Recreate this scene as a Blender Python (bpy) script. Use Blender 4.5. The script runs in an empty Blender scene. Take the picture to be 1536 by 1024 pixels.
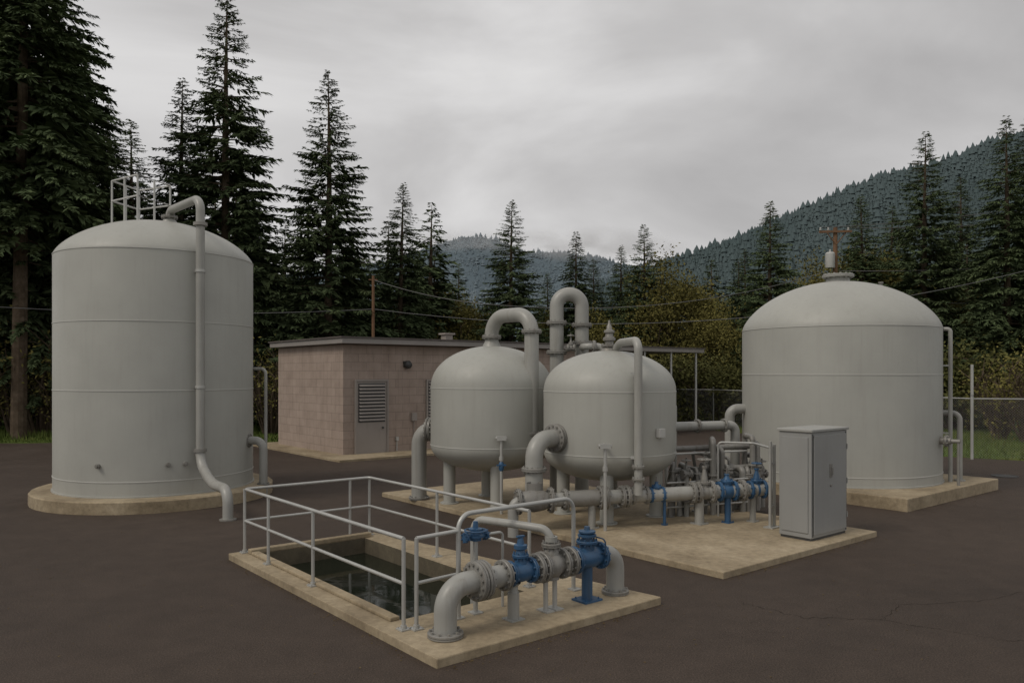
import bpy, math, random
import numpy as np
from mathutils import Vector, Matrix
from mathutils.geometry import tessellate_polygon
random.seed(7)
scene=bpy.context.scene
COL=scene.collection
V=Vector
rad=math.radians
R=V((.774,.633,0)).normalized(); L=V((-.633,.774,0)).normalized(); UP=V((0,0,1))
ANG=math.atan2(R.y,R.x)
P1=V((-0.766,7.93,0)); P2=V((3.085,11.39,0)); P3=V((8.57,16.9,0)); PB=V((-6.06,28,0))
def ab(P,a,b,z=0.0): return P+R*a+L*b+UP*z

# ---------------------------------------------------------------- materials
def newmat(name):
    m=bpy.data.materials.new(name); m.use_nodes=True
    nt=m.node_tree; b=nt.nodes["Principled BSDF"]
    return m,nt,b
def N(nt,t,**kw):
    n=nt.nodes.new(t)
    for k,v in kw.items(): setattr(n,k,v)
    return n
def noise(nt,vec,scale,detail=5,rough=.55,dist=0):
    n=N(nt,'ShaderNodeTexNoise'); n.inputs['Scale'].default_value=scale
    n.inputs['Detail'].default_value=detail; n.inputs['Roughness'].default_value=rough
    n.inputs['Distortion'].default_value=dist
    nt.links.new(vec,n.inputs['Vector']); return n.outputs['Fac']
def ramp(nt,fac,stops):
    r=N(nt,'ShaderNodeValToRGB'); e=r.color_ramp.elements
    while len(e)<len(stops): e.new(.5)
    for el,(p,c) in zip(e,stops):
        el.position=p; el.color=(c[0],c[1],c[2],1) if len(c)==3 else c
    nt.links.new(fac,r.inputs['Fac']); return r.outputs['Color']
def mix(nt,a,b,fac,mode='MIX'):
    m=N(nt,'ShaderNodeMix',data_type='RGBA',blend_type=mode)
    for s,v in (('A',a),('B',b)):
        i=[x for x in m.inputs if x.name==s and x.type=='RGBA'][0]
        if isinstance(v,(tuple,list)): i.default_value=(v[0],v[1],v[2],1)
        else: nt.links.new(v,i)
    f=m.inputs[0]
    if isinstance(fac,(int,float)): f.default_value=fac
    else: nt.links.new(fac,f)
    return [o for o in m.outputs if o.type=='RGBA'][0]
def coord(nt,scale=(1,1,1)):
    t=N(nt,'ShaderNodeTexCoord'); mp=N(nt,'ShaderNodeMapping')
    mp.inputs['Scale'].default_value=scale
    nt.links.new(t.outputs['Object'],mp.inputs['Vector']); return mp.outputs['Vector']
def bump(nt,b,h,strength,dist=.01):
    n=N(nt,'ShaderNodeBump'); n.inputs['Strength'].default_value=strength; n.inputs['Distance'].default_value=dist
    nt.links.new(h,n.inputs['Height']); nt.links.new(n.outputs['Normal'],b.inputs['Normal'])
def paint(name,c,var=.12,rough=.45,streak=.25,metal=0,dirt=(.16,.14,.11)):
    m,nt,b=newmat(name)
    v=coord(nt); n1=noise(nt,v,.9,6)
    lo=tuple(x*(1-var) for x in c); hi=tuple(min(1,x*(1+var)) for x in c)
    base=ramp(nt,n1,[(.3,lo),(.7,hi)])
    vs=coord(nt,(5,5,.35)); n2=noise(nt,vs,1.6,6,.65)
    mask=ramp(nt,n2,[(.52,(0,0,0)),(.8,(streak,)*3)])
    col=mix(nt,base,dirt,mask)
    n3=noise(nt,coord(nt),14,5,.7)
    mask2=ramp(nt,n3,[(.6,(0,0,0)),(.85,(streak*.9,)*3)])
    col=mix(nt,col,dirt,mask2)
    nt.links.new(col,b.inputs['Base Color'])
    rr=ramp(nt,n3,[(.3,(rough*.85,)*3),(.8,(min(1,rough*1.3),)*3)])
    nt.links.new(rr,b.inputs['Roughness']); b.inputs['Metallic'].default_value=metal
    bump(nt,b,n1,.15,.02)
    return m
M_TANK=paint('tank_paint',(.345,.345,.316),.06,.5,.17)
M_SEAM=paint('seam_paint',(.45,.45,.42),.05,.45,.1)
M_PIPE=paint('pipe_paint',(.295,.293,.272),.12,.4,.5)
M_GALV=paint('galvanised_steel',(.42,.42,.40),.1,.38,.25,.35)
M_FLANGE=paint('weathered_flange_metal',(.225,.218,.20),.25,.48,.9,.2,(.10,.08,.06))
M_BOLT=paint('bolt_steel',(.16,.15,.14),.2,.5,.5,.4)
M_BLUE=paint('blue_enamel',(.032,.092,.185),.25,.42,.7,0,(.05,.055,.06))
M_BLUED=paint('dark_blue_enamel',(.02,.05,.10),.2,.45,.4)
M_CAB=paint('cabinet_paint',(.26,.262,.254),.06,.42,.15)
M_CABTOP=paint('cabinet_lid_paint',(.31,.31,.29),.06,.5,.2)
M_DARK=paint('dark_steel',(.045,.045,.045),.2,.5,.2)
M_WIRE=paint('wire_metal',(.13,.13,.13),.2,.5,.2)
M_FASCIA=paint('roof_fascia',(.26,.24,.225),.08,.5,.2)
M_ROOFTOP=paint('roof_membrane',(.10,.085,.078),.15,.8,.2)
M_LOUV=paint('louvre_metal',(.28,.25,.225),.08,.5,.3)
M_RUSTY=paint('rusty_pole',(.15,.08,.04),.2,.8,.3)
M_WHITE=paint('pale_enamel',(.45,.45,.43),.08,.4,.3)
def concrete(name,c1,c2,c3):
    m,nt,b=newmat(name); v=coord(nt)
    n1=noise(nt,v,.7,8,.65); n2=noise(nt,v,9,8,.7); n3=noise(nt,v,90,3,.6)
    col=ramp(nt,n1,[(.3,c1),(.5,c2),(.72,c3)])
    col=mix(nt,col,ramp(nt,n2,[(.25,(.35,.33,.3)),(.6,(1,1,1))]),.6,'MULTIPLY')
    col=mix(nt,col,ramp(nt,n3,[(.35,(.7,.7,.7)),(.65,(1.0,1.0,1.0))]),.5,'MULTIPLY')
    nt.links.new(col,b.inputs['Base Color']); b.inputs['Roughness'].default_value=.9
    bump(nt,b,n2,.35,.02); return m
M_CONC=concrete('pad_concrete',(.22,.17,.105),(.36,.29,.19),(.47,.39,.27))
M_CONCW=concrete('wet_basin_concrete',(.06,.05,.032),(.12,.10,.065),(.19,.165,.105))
def asphalt():
    m,nt,b=newmat('asphalt'); v=coord(nt)
    n1=noise(nt,v,.16,7,.6,.4); n2=noise(nt,v,55,3,.7); n3=noise(nt,v,2.2,7,.7)
    col=ramp(nt,n1,[(.3,(.045,.033,.0255)),(.52,(.060,.045,.0355)),(.75,(.080,.062,.050))])
    col=mix(nt,col,ramp(nt,n2,[(.3,(.4,.4,.4)),(.5,(1,1,1)),(.72,(2.1,2.05,2.0))]),.8,'MULTIPLY')
    col=mix(nt,col,ramp(nt,n3,[(.3,(.74,.74,.74)),(.65,(1.06,1.06,1.06))]),.8,'MULTIPLY')
    nt.links.new(col,b.inputs['Base Color'])
    nt.links.new(ramp(nt,n1,[(.3,(.62,)*3),(.7,(.85,)*3)]),b.inputs['Roughness'])
    b.inputs['Specular IOR Level'].default_value=.22
    bump(nt,b,n2,.8,.012); return m
M_ASPH=asphalt()
def grassmat(name,c1,c2,c3,sc=.5):
    m,nt,b=newmat(name); v=coord(nt)
    n1=noise(nt,v,sc,8,.7)
    nt.links.new(ramp(nt,n1,[(.3,c1),(.5,c2),(.7,c3)]),b.inputs['Base Color']); b.inputs['Roughness'].default_value=1
    b.inputs['Specular IOR Level'].default_value=.1
    return m
M_GRASS=grassmat('grass_ground',(.05,.075,.016),(.075,.11,.025),(.12,.125,.035))
M_BLADE=grassmat('grass_blades',(.075,.105,.022),(.10,.135,.035),(.17,.16,.05),.35)
M_LITTER=grassmat('dry_litter',(.05,.035,.018),(.12,.085,.04),(.22,.17,.09),3)
M_CRACK=grassmat('crack_filler',(.018,.014,.012),(.024,.02,.016),(.03,.025,.02),3)
def foliage(name,c1,c2,c3,sc=.7,lo=.75,hi=1.3,tl=.0):
    m,nt,b=newmat(name); v=coord(nt)
    n1=noise(nt,v,sc,4,.7)
    oi=N(nt,'ShaderNodeObjectInfo')
    col=ramp(nt,n1,[(.3,c1),(.5,c2),(.72,c3)])
    hs=N(nt,'ShaderNodeHueSaturation'); nt.links.new(col,hs.inputs['Color'])
    mr=N(nt,'ShaderNodeMapRange'); mr.inputs['To Min'].default_value=lo; mr.inputs['To Max'].default_value=hi
    nt.links.new(oi.outputs['Random'],mr.inputs['Value']); nt.links.new(mr.outputs[0],hs.inputs['Value'])
    nt.links.new(hs.outputs[0],b.inputs['Base Color']); b.inputs['Roughness'].default_value=.9
    b.inputs['Specular IOR Level'].default_value=.1
    return m
M_FIR=foliage('fir_needles',(.048,.066,.031),(.074,.100,.047),(.115,.142,.066))
M_DEC=foliage('autumn_leaves',(.095,.088,.026),(.135,.122,.038),(.18,.155,.05),.9)
M_BUSH=foliage('bush_leaves',(.058,.062,.022),(.088,.09,.031),(.13,.122,.042),.9)
M_BARK=grassmat('bark',(.055,.040,.028),(.09,.068,.048),(.14,.108,.08),3)
M_HILL=grassmat('haze_tinted_forest_floor',(.040,.055,.056),(.048,.065,.067),(.06,.078,.081),.02)  # aerial haze put into the colour, darkened to match the trees' shaded sides
M_HILLT=grassmat('haze_tinted_hill_conifers',(.058,.080,.082),(.070,.095,.098),(.086,.112,.116),.006)  # bluish aerial haze painted into the tree colour
M_MTN=grassmat('haze_tinted_mountain',(.095,.125,.145),(.11,.142,.163),(.13,.165,.185),.008)  # paler blue: stronger distance haze painted into the slope colour
M_MTNT=grassmat('haze_tinted_mountain_conifers',(.115,.148,.170),(.135,.17,.193),(.16,.195,.217),.006)  # tree colour with the same distance haze painted in
def wallmat():
    m,nt,b=newmat('painted_block_wall')
    t=N(nt,'ShaderNodeTexCoord'); sx=N(nt,'ShaderNodeSeparateXYZ'); nt.links.new(t.outputs['Object'],sx.inputs[0])
    mp=N(nt,'ShaderNodeMapping'); mp.inputs['Rotation'].default_value=(0,0,-ANG); nt.links.new(t.outputs['Object'],mp.inputs['Vector'])
    s2=N(nt,'ShaderNodeSeparateXYZ'); nt.links.new(mp.outputs[0],s2.inputs[0])
    ad=N(nt,'ShaderNodeMath',operation='ADD'); nt.links.new(s2.outputs[0],ad.inputs[0]); nt.links.new(s2.outputs[1],ad.inputs[1])
    cb=N(nt,'ShaderNodeCombineXYZ'); nt.links.new(ad.outputs[0],cb.inputs[0]); nt.links.new(sx.outputs[2],cb.inputs[1])
    br=N(nt,'ShaderNodeTexBrick'); nt.links.new(cb.outputs[0],br.inputs['Vector'])
    br.inputs['Scale'].default_value=1; br.inputs['Brick Width'].default_value=.62; br.inputs['Row Height'].default_value=.31
    br.inputs['Mortar Size'].default_value=.010; br.inputs['Mortar Smooth'].default_value=.3
    br.inputs['Color1'].default_value=(.335,.268,.225,1); br.inputs['Color2'].default_value=(.37,.297,.25,1); br.inputs['Mortar'].default_value=(.24,.19,.16,1)
    n=noise(nt,t.outputs['Object'],1.2,7,.7)
    col=mix(nt,br.outputs['Color'],ramp(nt,n,[(.3,(.74,.72,.7)),(.65,(1.05,1.05,1.05))]),.8,'MULTIPLY')
    vs=coord(nt,(4,4,.3)); ns=noise(nt,vs,1.4,5,.6)
    col=mix(nt,col,ramp(nt,ns,[(.45,(1,1,1)),(.75,(.76,.74,.72))]),.7,'MULTIPLY')
    nt.links.new(col,b.inputs['Base Color']); b.inputs['Roughness'].default_value=.9
    bump(nt,b,br.outputs['Fac'],-.5,.012); return m
M_WALL=wallmat()
def watermat():
    m,nt,b=newmat('dark_water'); b.inputs['Base Color'].default_value=(.012,.015,.010,1)
    b.inputs['Roughness'].default_value=.05; b.inputs['IOR'].default_value=1.33
    n=noise(nt,coord(nt,(1,1.8,1)),1.6,2,.4,.4); bump(nt,b,n,.05,.05); return m
M_WATER=watermat()
def chainmat():
    m,nt,b=newmat('chain_link_mesh'); out=nt.nodes['Material Output']
    t=N(nt,'ShaderNodeTexCoord'); s=N(nt,'ShaderNodeSeparateXYZ'); nt.links.new(t.outputs['UV'],s.inputs[0])
    res=[]
    for op in ('ADD','SUBTRACT'):
        a=N(nt,'ShaderNodeMath',operation=op); nt.links.new(s.outputs[0],a.inputs[0]); nt.links.new(s.outputs[1],a.inputs[1])
        q=N(nt,'ShaderNodeMath',operation='MULTIPLY'); q.inputs[1].default_value=11; nt.links.new(a.outputs[0],q.inputs[0])
        f=N(nt,'ShaderNodeMath',operation='FRACT'); nt.links.new(q.outputs[0],f.inputs[0])
        c=N(nt,'ShaderNodeMath',operation='LESS_THAN'); c.inputs[1].default_value=.06; nt.links.new(f.outputs[0],c.inputs[0]); res.append(c)
    mx=N(nt,'ShaderNodeMath',operation='MAXIMUM'); nt.links.new(res[0].outputs[0],mx.inputs[0]); nt.links.new(res[1].outputs[0],mx.inputs[1])
    tr=N(nt,'ShaderNodeBsdfTransparent'); ms=N(nt,'ShaderNodeMixShader')
    b.inputs['Base Color'].default_value=(.3,.3,.3,1); b.inputs['Metallic'].default_value=.4
    nt.links.new(mx.outputs[0],ms.inputs[0]); nt.links.new(tr.outputs[0],ms.inputs[1]); nt.links.new(b.outputs[0],ms.inputs[2])
    nt.links.new(ms.outputs[0],out.inputs[0]); return m
M_CHAIN=chainmat()

# ---------------------------------------------------------------- mesh tools
def fillet(pts,r,n=8):
    pts=[V(p) for p in pts]; out=[pts[0]]
    for i in range(1,len(pts)-1):
        p=pts[i]; a=pts[i-1]-p; b=pts[i+1]-p
        t=min(r,a.length*.499 if i>1 else a.length*.98,b.length*.499 if i<len(pts)-2 else b.length*.98)
        A=p+a.normalized()*t; B=p+b.normalized()*t; k=.5523
        A1=A.lerp(p,k); B1=B.lerp(p,k)
        for j in range(n+1):
            u=j/n; out.append(A*(1-u)**3+A1*3*u*(1-u)**2+B1*3*u*u*(1-u)+B*u**3)
    out.append(pts[-1]); return out
ROOT={}
class MB:
    def __init__(s): s.v=[]; s.f=[]
    def add(s,vs,fs):
        o=len(s.v); s.v+= [V(x) for x in vs]; s.f+=[tuple(i+o for i in f) for f in fs]; return s
    def tube(s,pts,r,seg=18,cap=True):
        pts=[V(p) for p in pts]; n=len(pts); rs=r if isinstance(r,(list,tuple)) else [r]*n
        T=[]
        for i in range(n):
            d=(pts[min(i+1,n-1)]-pts[max(i-1,0)]); T.append(d.normalized())
        ref=UP if abs(T[0].z)<.9 else V((1,0,0)); nn=T[0].cross(ref).normalized()
        vs=[]
        for i in range(n):
            nn=(nn-T[i]*nn.dot(T[i])).normalized(); bb=T[i].cross(nn)
            for k in range(seg):
                a=2*math.pi*k/seg; vs.append(pts[i]+(nn*math.cos(a)+bb*math.sin(a))*rs[i])
        fs=[]
        for i in range(n-1):
            for k in range(seg):
                k2=(k+1)%seg; fs.append((i*seg+k,i*seg+k2,(i+1)*seg+k2,(i+1)*seg+k))
        if cap: fs.append(tuple(reversed(range(seg)))); fs.append(tuple((n-1)*seg+k for k in range(seg)))
        return s.add(vs,fs)
    def cyl(s,a,b,r,seg=16): return s.tube([a,b],r,seg)
    def lathe(s,prof,o,ax=UP,seg=32):
        ax=V(ax).normalized(); o=V(o); ref=UP if abs(ax.z)<.9 else V((1,0,0))
        n=ax.cross(ref).normalized(); b=ax.cross(n)
        vs=[];rings=[]
        for (r,h) in prof:
            if r<1e-5: rings.append([len(vs)]); vs.append(o+ax*h)
            else:
                rings.append(list(range(len(vs),len(vs)+seg)))
                for k in range(seg):
                    a=2*math.pi*k/seg; vs.append(o+ax*h+(n*math.cos(a)+b*math.sin(a))*r)
        fs=[]
        for A,B in zip(rings,rings[1:]):
            for k in range(seg):
                k2=(k+1)%seg
                if len(A)==1 and len(B)==1: continue
                if len(A)==1: fs.append((A[0],B[k2],B[k]))
                elif len(B)==1: fs.append((A[k],A[k2],B[0]))
                else: fs.append((A[k],A[k2],B[k2],B[k]))
        return s.add(vs,fs)
    def box(s,c,size,ang=0):
        c=V(c); hx,hy,hz=[q/2 for q in size]; ca,sa=math.cos(ang),math.sin(ang)
        vs=[]
        for z in(-hz,hz):
            for x,y in((-hx,-hy),(hx,-hy),(hx,hy),(-hx,hy)): vs.append(c+V((x*ca-y*sa,x*sa+y*ca,z)))
        return s.add(vs,[(3,2,1,0),(4,5,6,7),(0,1,5,4),(1,2,6,5),(2,3,7,6),(3,0,4,7)])
    def flange(s,p,d,r,t=.05,nb=10,seg=28):
        d=V(d).normalized(); p=V(p)
        s.lathe([(0,-t/2),(r*.96,-t/2),(r,-t/2+.006),(r,-.004),(r*.95,-.003),(r*.95,.003),(r,.004),(r,t/2-.006),(r*.96,t/2),(0,t/2)],p,d,seg)
        ref=UP if abs(d.z)<.9 else V((1,0,0)); n=d.cross(ref).normalized(); b=d.cross(n)
        for k in range(nb):
            a=2*math.pi*(k+.5)/nb; q=p+(n*math.cos(a)+b*math.sin(a))*r*.84
            s.tube([q-d*(t/2+.025),q+d*(t/2+.025)],r*.065+.004,6)
        return s
    def ring(s,c,ax,R_,r,seg=28,sub=8):
        c=V(c); ax=V(ax).normalized(); ref=UP if abs(ax.z)<.9 else V((1,0,0)); n=ax.cross(ref).normalized(); b=ax.cross(n)
        vs=[];fs=[]
        for i in range(seg):
            a=2*math.pi*i/seg; d=n*math.cos(a)+b*math.sin(a)
            for j in range(sub):
                t=2*math.pi*j/sub; vs.append(c+d*(R_+r*math.cos(t))+ax*r*math.sin(t))
        for i in range(seg):
            for j in range(sub):
                i2=(i+1)%seg;j2=(j+1)%sub; fs.append((i*sub+j,i2*sub+j,i2*sub+j2,i*sub+j2))
        return s.add(vs,fs)
    def build(s,name,mat,parent=None,loc=None,bevel=0,smooth=True,**props):
        org=ROOT[parent.name] if parent else (V(loc) if loc is not None else V((0,0,0)))
        me=bpy.data.meshes.new(name); me.from_pydata([tuple(x-org) for x in s.v],[],s.f); me.materials.append(mat)
        if smooth:
            me.polygons.foreach_set('use_smooth',[True]*len(me.polygons)); me.set_sharp_from_angle(angle=rad(38))
        me.update()
        o=bpy.data.objects.new(name,me); COL.objects.link(o)
        if parent: o.parent=parent
        else: o.location=org
        ROOT[o.name]=org
        if bevel:
            md=o.modifiers.new('bevel','BEVEL'); md.width=bevel; md.segments=2; md.limit_method='ANGLE'; md.angle_limit=rad(40)
        for k,v in props.items(): o[k]=v
        return o
def flg(par,p,d,r,t=.05,nb=10,mat=None):
    m=MB(); m.flange(p,d,r,t,nb); return m.build('flange',mat or M_FLANGE,par)
def thing(name,loc,label,cat,group=None):
    e=bpy.data.objects.new(name,None); e.empty_display_size=.3; e.location=loc; COL.objects.link(e)
    ROOT[e.name]=V(loc); e['label']=label; e['category']=cat
    if group: e['group']=group
    return e

# ---------------------------------------------------------------- ground
def sheet(name,outer,hole,z,mat):
    o=[V((x,y,z)) for x,y in outer]; loops=[o]
    if hole: loops.append([V((x,y,z)) for x,y in hole])
    tris=tessellate_polygon(loops); vs=[p for l in loops for p in l]
    fs=[]
    for t in tris:
        a,b,c=[vs[i] for i in t]
        fs.append(tuple(t) if (b-a).cross(c-a).z>0 else tuple(reversed(t)))
    m=MB(); m.add(vs,fs); ob=m.build(name,mat,smooth=False,kind='structure'); return ob
def quad(P,a0,a1,b0,b1): return [tuple(ab(P,a,b)[:2]) for a,b in((a0,b0),(a1,b0),(a1,b1),(a0,b1))]
OP=(.38,2.28,1.32,5.68)
hole=quad(P1,OP[0]-.1,OP[1]+.05,OP[2]-.1,OP[3]+.1)
sheet('ground',[(-3000,-300),(3000,-300),(3000,4000),(-3000,4000)],hole,-.02,M_GRASS)
yo=[(-60,-12),(60,-12),(60,21),(34,23.5),(24,25.3),(18.3,26.4),(15.2,28.5),(13.4,34),(10.5,42),(3,46),(-4,43)]
for i in range(22):
    x=-6-i*2.5; yo.append((x,34.0+.35*math.sin(i*1.7)+random.uniform(-.25,.25)))
yo.append((-62,34.0))
sheet('asphalt_yard',yo,hole,0.0,M_ASPH)
def inside(px,py,poly=yo):
    c=False;j=len(poly)-1
    for i in range(len(poly)):
        xi,yi=poly[i];xj,yj=poly[j]
        if (yi>py)!=(yj>py) and px<(xj-xi)*(py-yi)/(yj-yi)+xi: c=not c
        j=i
    return c
def grass():
    rng=np.random.default_rng(3); n=80000
    x=rng.uniform(-45,40,n); y=np.where(x<-5,rng.uniform(34.0,42,n),rng.uniform(25,50,n))
    idx=[i for i in range(n) if not inside(x[i],y[i])]
    x=x[idx];y=y[idx];n=len(idx)
    h=rng.uniform(.06,.30,n)*(.6+.8*(np.sin(x*.7)+np.sin(y*.9+x*.3)>.2)); a=rng.uniform(0,6.28,n); w=rng.uniform(.012,.03,n)
    vs=np.zeros((n,3,3)); dx=np.cos(a)*w; dy=np.sin(a)*w
    vs[:,0]=np.stack([x-dx,y-dy,np.full(n,-.02)],1); vs[:,1]=np.stack([x+dx,y+dy,np.full(n,-.02)],1)
    vs[:,2]=np.stack([x+rng.normal(0,.06,n),y+rng.normal(0,.06,n),h],1)
    me=bpy.data.meshes.new('grass'); me.from_pydata(vs.reshape(-1,3).tolist(),[],np.arange(n*3).reshape(-1,3).tolist()); me.materials.append(M_BLADE)
    o=bpy.data.objects.new('grass',me); COL.objects.link(o); o['kind']='stuff'; o['label']='uneven green and straw-coloured grass beyond the asphalt'; o['category']='grass'
grass()
def litter():
    rng=np.random.default_rng(8); pts=[]
    for i in range(2600):
        x=rng.uniform(-14,16); y=rng.uniform(5,30); pts.append((x,y,.004))
    for P,W,D_,n in((P1,3.5,6.0,260),(P2,4.7,9.9,420),(P3,5.2,5.9,160)):
        for i in range(n):
            off=-abs(rng.normal(0,.09))-.02
            p=ab(P,rng.uniform(0,W),off) if rng.random()<.5 else ab(P,off,rng.uniform(0,D_)); pts.append((p.x,p.y,.004))
    ok=[]
    for x,y,z in pts:
        bad=False
        for P,W,D_ in((P1,3.5,6.0),(P2,4.7,9.9),(P3,5.2,5.9)):
            q=V((x,y,0))-P
            if 0<q.dot(R)<W and 0<q.dot(L)<D_: bad=True
        if (V((x,y))-V((-8.745,19.24))).length<2.75: bad=True
        if not bad: ok.append((x,y,z))
    vs=[];fs=[]
    for x,y,z in ok:
        a=rng.uniform(0,6.28); l=rng.uniform(.006,.02); w=l*rng.uniform(.2,.8); ca,sa=math.cos(a),math.sin(a); o=len(vs); t=rng.uniform(0,.008)
        vs+= [(x+ca*l,y+sa*l,z),(x-sa*w,y+ca*w,z+t),(x-ca*l,y-sa*l,z+.002),(x+sa*w,y-ca*w,z+t)]; fs.append((o,o+1,o+2,o+3))
    me=bpy.data.meshes.new('leaf_litter'); me.from_pydata(vs,[],fs); me.materials.append(M_LITTER)
    o=bpy.data.objects.new('leaf_litter',me); COL.objects.link(o); o['kind']='stuff'; o['label']='scattered dry needles and leaf bits on the asphalt'; o['category']='litter'
litter()
def crack(pts,w,seed):
    r=random.Random(seed); P=[]
    for (x0,y0),(x1,y1) in zip(pts,pts[1:]):
        for k in range(14):
            t=k/14; P.append(V((x0+(x1-x0)*t+r.uniform(-.035,.035),y0+(y1-y0)*t+r.uniform(-.035,.035),.004)))
    m=MB(); vs=[]
    for i,p in enumerate(P):
        d=(P[min(i+1,len(P)-1)]-P[max(i-1,0)]).normalized(); n=V((-d.y,d.x,0)); ww=w*r.uniform(.4,1.2); vs+=[p-n*ww,p+n*ww]
    m.add(vs,[(2*i,2*i+2,2*i+3,2*i+1) for i in range(len(P)-1)]); m.build('pavement_crack',M_CRACK,smooth=False,kind='structure')
crack([(3.0,10.2),(3.6,9.6),(4.5,9.5),(5.5,8.8),(6.6,8.6)],.004,2)
crack([(4.5,9.5),(5.0,10.1),(6.2,10.3),(8.0,11.2)],.0035,3)

# ---------------------------------------------------------------- front basin
bas=thing('water_basin',ab(P1,1.75,3,0),'rectangular concrete basin of dark water set in a low pad','basin')
m=MB(); zt,zb=.1,-.9
o=[ab(P1,a,b) for a,b in((0,0),(3.5,0),(2.66,6.02),(0,6.02))]
i_=[ab(P1,a,b) for a,b in((OP[0],OP[2]),(OP[1],OP[2]),(OP[1],OP[3]),(OP[0],OP[3]))]
vs=[p+UP*zt for p in o]+[p+UP*zt for p in i_]+[p+UP*-.06 for p in o]
fs=[(k,(k+1)%4,4+(k+1)%4,4+k) for k in range(4)]+[(8+k,8+(k+1)%4,(k+1)%4,k) for k in range(4)]
m.add(vs,fs); m.build('concrete_rim',M_CONC,bas,bevel=.015,smooth=False)
m=MB(); vs=[p+UP*zt for p in i_]+[p+UP*zb for p in i_]
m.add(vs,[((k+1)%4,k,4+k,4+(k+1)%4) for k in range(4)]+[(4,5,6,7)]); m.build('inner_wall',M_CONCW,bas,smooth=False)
m=MB(); m.add([p+UP*-.16 for p in i_],[(0,1,2,3)]); m.build('water',M_WATER,bas,smooth=False)
m=MB(); m.box(ab(P1,(OP[0]+OP[1])/2,OP[3]+.07,.14),(OP[1]-OP[0]+.28,.13,.075),ANG); m.build('kerb',M_CONC,bas,bevel=.012,smooth=False)
m=MB(); m.box(ab(P1,OP[0]-.075,(OP[2]+OP[3])/2,.125),(.13,OP[3]-OP[2]-.02,.046),ANG); m.build('kerb',M_CONC,bas,bevel=.012,smooth=False)

gr=thing('guard_railing',ab(P1,.2,.95,.1),'galvanised pipe guard railing standing around the water basin','railing')
zt_=1.13; zm=.62; rr=.024
corn=[(.22,1.0),(.22,5.9),(2.48,5.88),(2.48,1.45)]
top=[ab(P1,a,b,zt_) for a,b in corn]; mid=[ab(P1,a,b,zm) for a,b in corn]
m=MB(); m.tube(fillet(top,.08),rr,12); m.build('top_rail',M_GALV,gr)
m=MB(); m.tube(fillet(mid,.05),rr*.9,12); m.build('middle_rail',M_GALV,gr)
e0=ab(P1,.34,.92,0); e1=ab(P1,.93,.93,0)
m=MB(); m.tube([e0+UP*zt_,e1+UP*(zt_+.01)],rr,12); m.build('top_rail',M_GALV,gr)
m=MB(); m.tube([e0+UP*zm,e1+UP*(zm+.01)],rr*.9,12); m.build('middle_rail',M_GALV,gr)
for a,b in [(.22,1.0),(.34,.92),(.22,3.36),(.22,4.92),(.22,5.9),(2.1,5.89),(2.48,5.88),(2.48,3.7),(2.48,1.45)]:
    m=MB(); p=ab(P1,a,b,.1); m.cyl(p,p+UP*(zt_-.1),rr,12); m.box(p+UP*.008,(.13,.13,.016),ANG); m.cyl(p,p+UP*.05,rr*1.5,12)
    for sx in(-1,1):
        for sy in(-1,1): m.cyl(p+R*sx*.045+L*sy*.045,p+R*sx*.045+L*sy*.045+UP*.03,.008,6)
    m.build('post',M_GALV,gr)
hr=thing('handrail',ab(P1,.93,.93,.1),'curved galvanised handrail hoop behind the blue valve line','railing')
m=MB(); m.tube(fillet([ab(P1,.93,.93,.1),ab(P1,.93,.93,1.33),ab(P1,2.86,.98,1.33),ab(P1,2.86,.98,.1)],.18),.029,14); m.build('rail',M_GALV,hr)
for a in(.93,2.86):
    m=MB(); p=ab(P1,a,.955,.1); m.box(p+UP*.008,(.14,.14,.016),ANG); m.build('base_plate',M_GALV,hr)

# ---------------------------------------------------------------- piping tools
def gate_valve(par,p,d,r,mat,h=.5,wheel=.16,name='gate_valve',flr=None):
    p=V(p); d=V(d).normalized(); w=r*1.2; fl=flr or r*1.5
    m=MB(); m.lathe([(r,-w),(r*.98,-w*.7),(r*1.08,-w*.35),(r*1.12,0),(r*1.08,w*.35),(r*.98,w*.7),(r,w)],p,d,24)
    m.lathe([(r*.8,0),(r*.72,r*1.3),(r*.66,r*1.45)],p,UP,22)
    body=m.build(name,mat,par)
    flg(body,p-d*w,d,fl,.045,8,mat); flg(body,p+d*w,d,fl,.045,8,mat)
    m=MB(); z=r*1.45; m.flange(p+UP*z,UP,r*.95,.045,8)
    m.lathe([(r*.6,z+.02),(r*.5,z+h*.25),(r*.3,z+h*.5),(r*.26,z+h*.62),(r*.4,z+h*.64),(r*.4,z+h*.72),(0,z+h*.72)],p,UP,20)
    m.build('bonnet',mat,body)
    zz=z+h; c=p+UP*zz
    m=MB(); m.cyl(p+UP*(z+h*.6),c+UP*.06,.014,10); m.build('stem',M_BOLT,body)
    if wheel:
        m=MB(); m.ring(c,UP,wheel,.013)
        for k in range(4):
            a=k*math.pi/2+.4; m.cyl(c,c+V((math.cos(a),math.sin(a),0))*wheel,.009,8)
        m.cyl(c-UP*.02,c+UP*.025,.03,12); m.build('handwheel',mat,body)
    return body
def support(par,p0,p1,r,mat=M_PIPE,name='support_leg'):
    p0=V(p0);p1=V(p1); m=MB(); m.cyl(p0,p1,r,18); m.box(p0+UP*.01,(r*2.9,r*2.9,.02),ANG)
    for sx in(-1,1):
        for sy in(-1,1): m.cyl(p0+R*sx*r*1.2+L*sy*r*1.2,p0+R*sx*r*1.2+L*sy*r*1.2+UP*.04,.01,6)
    return m.build(name,mat,par)

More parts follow.
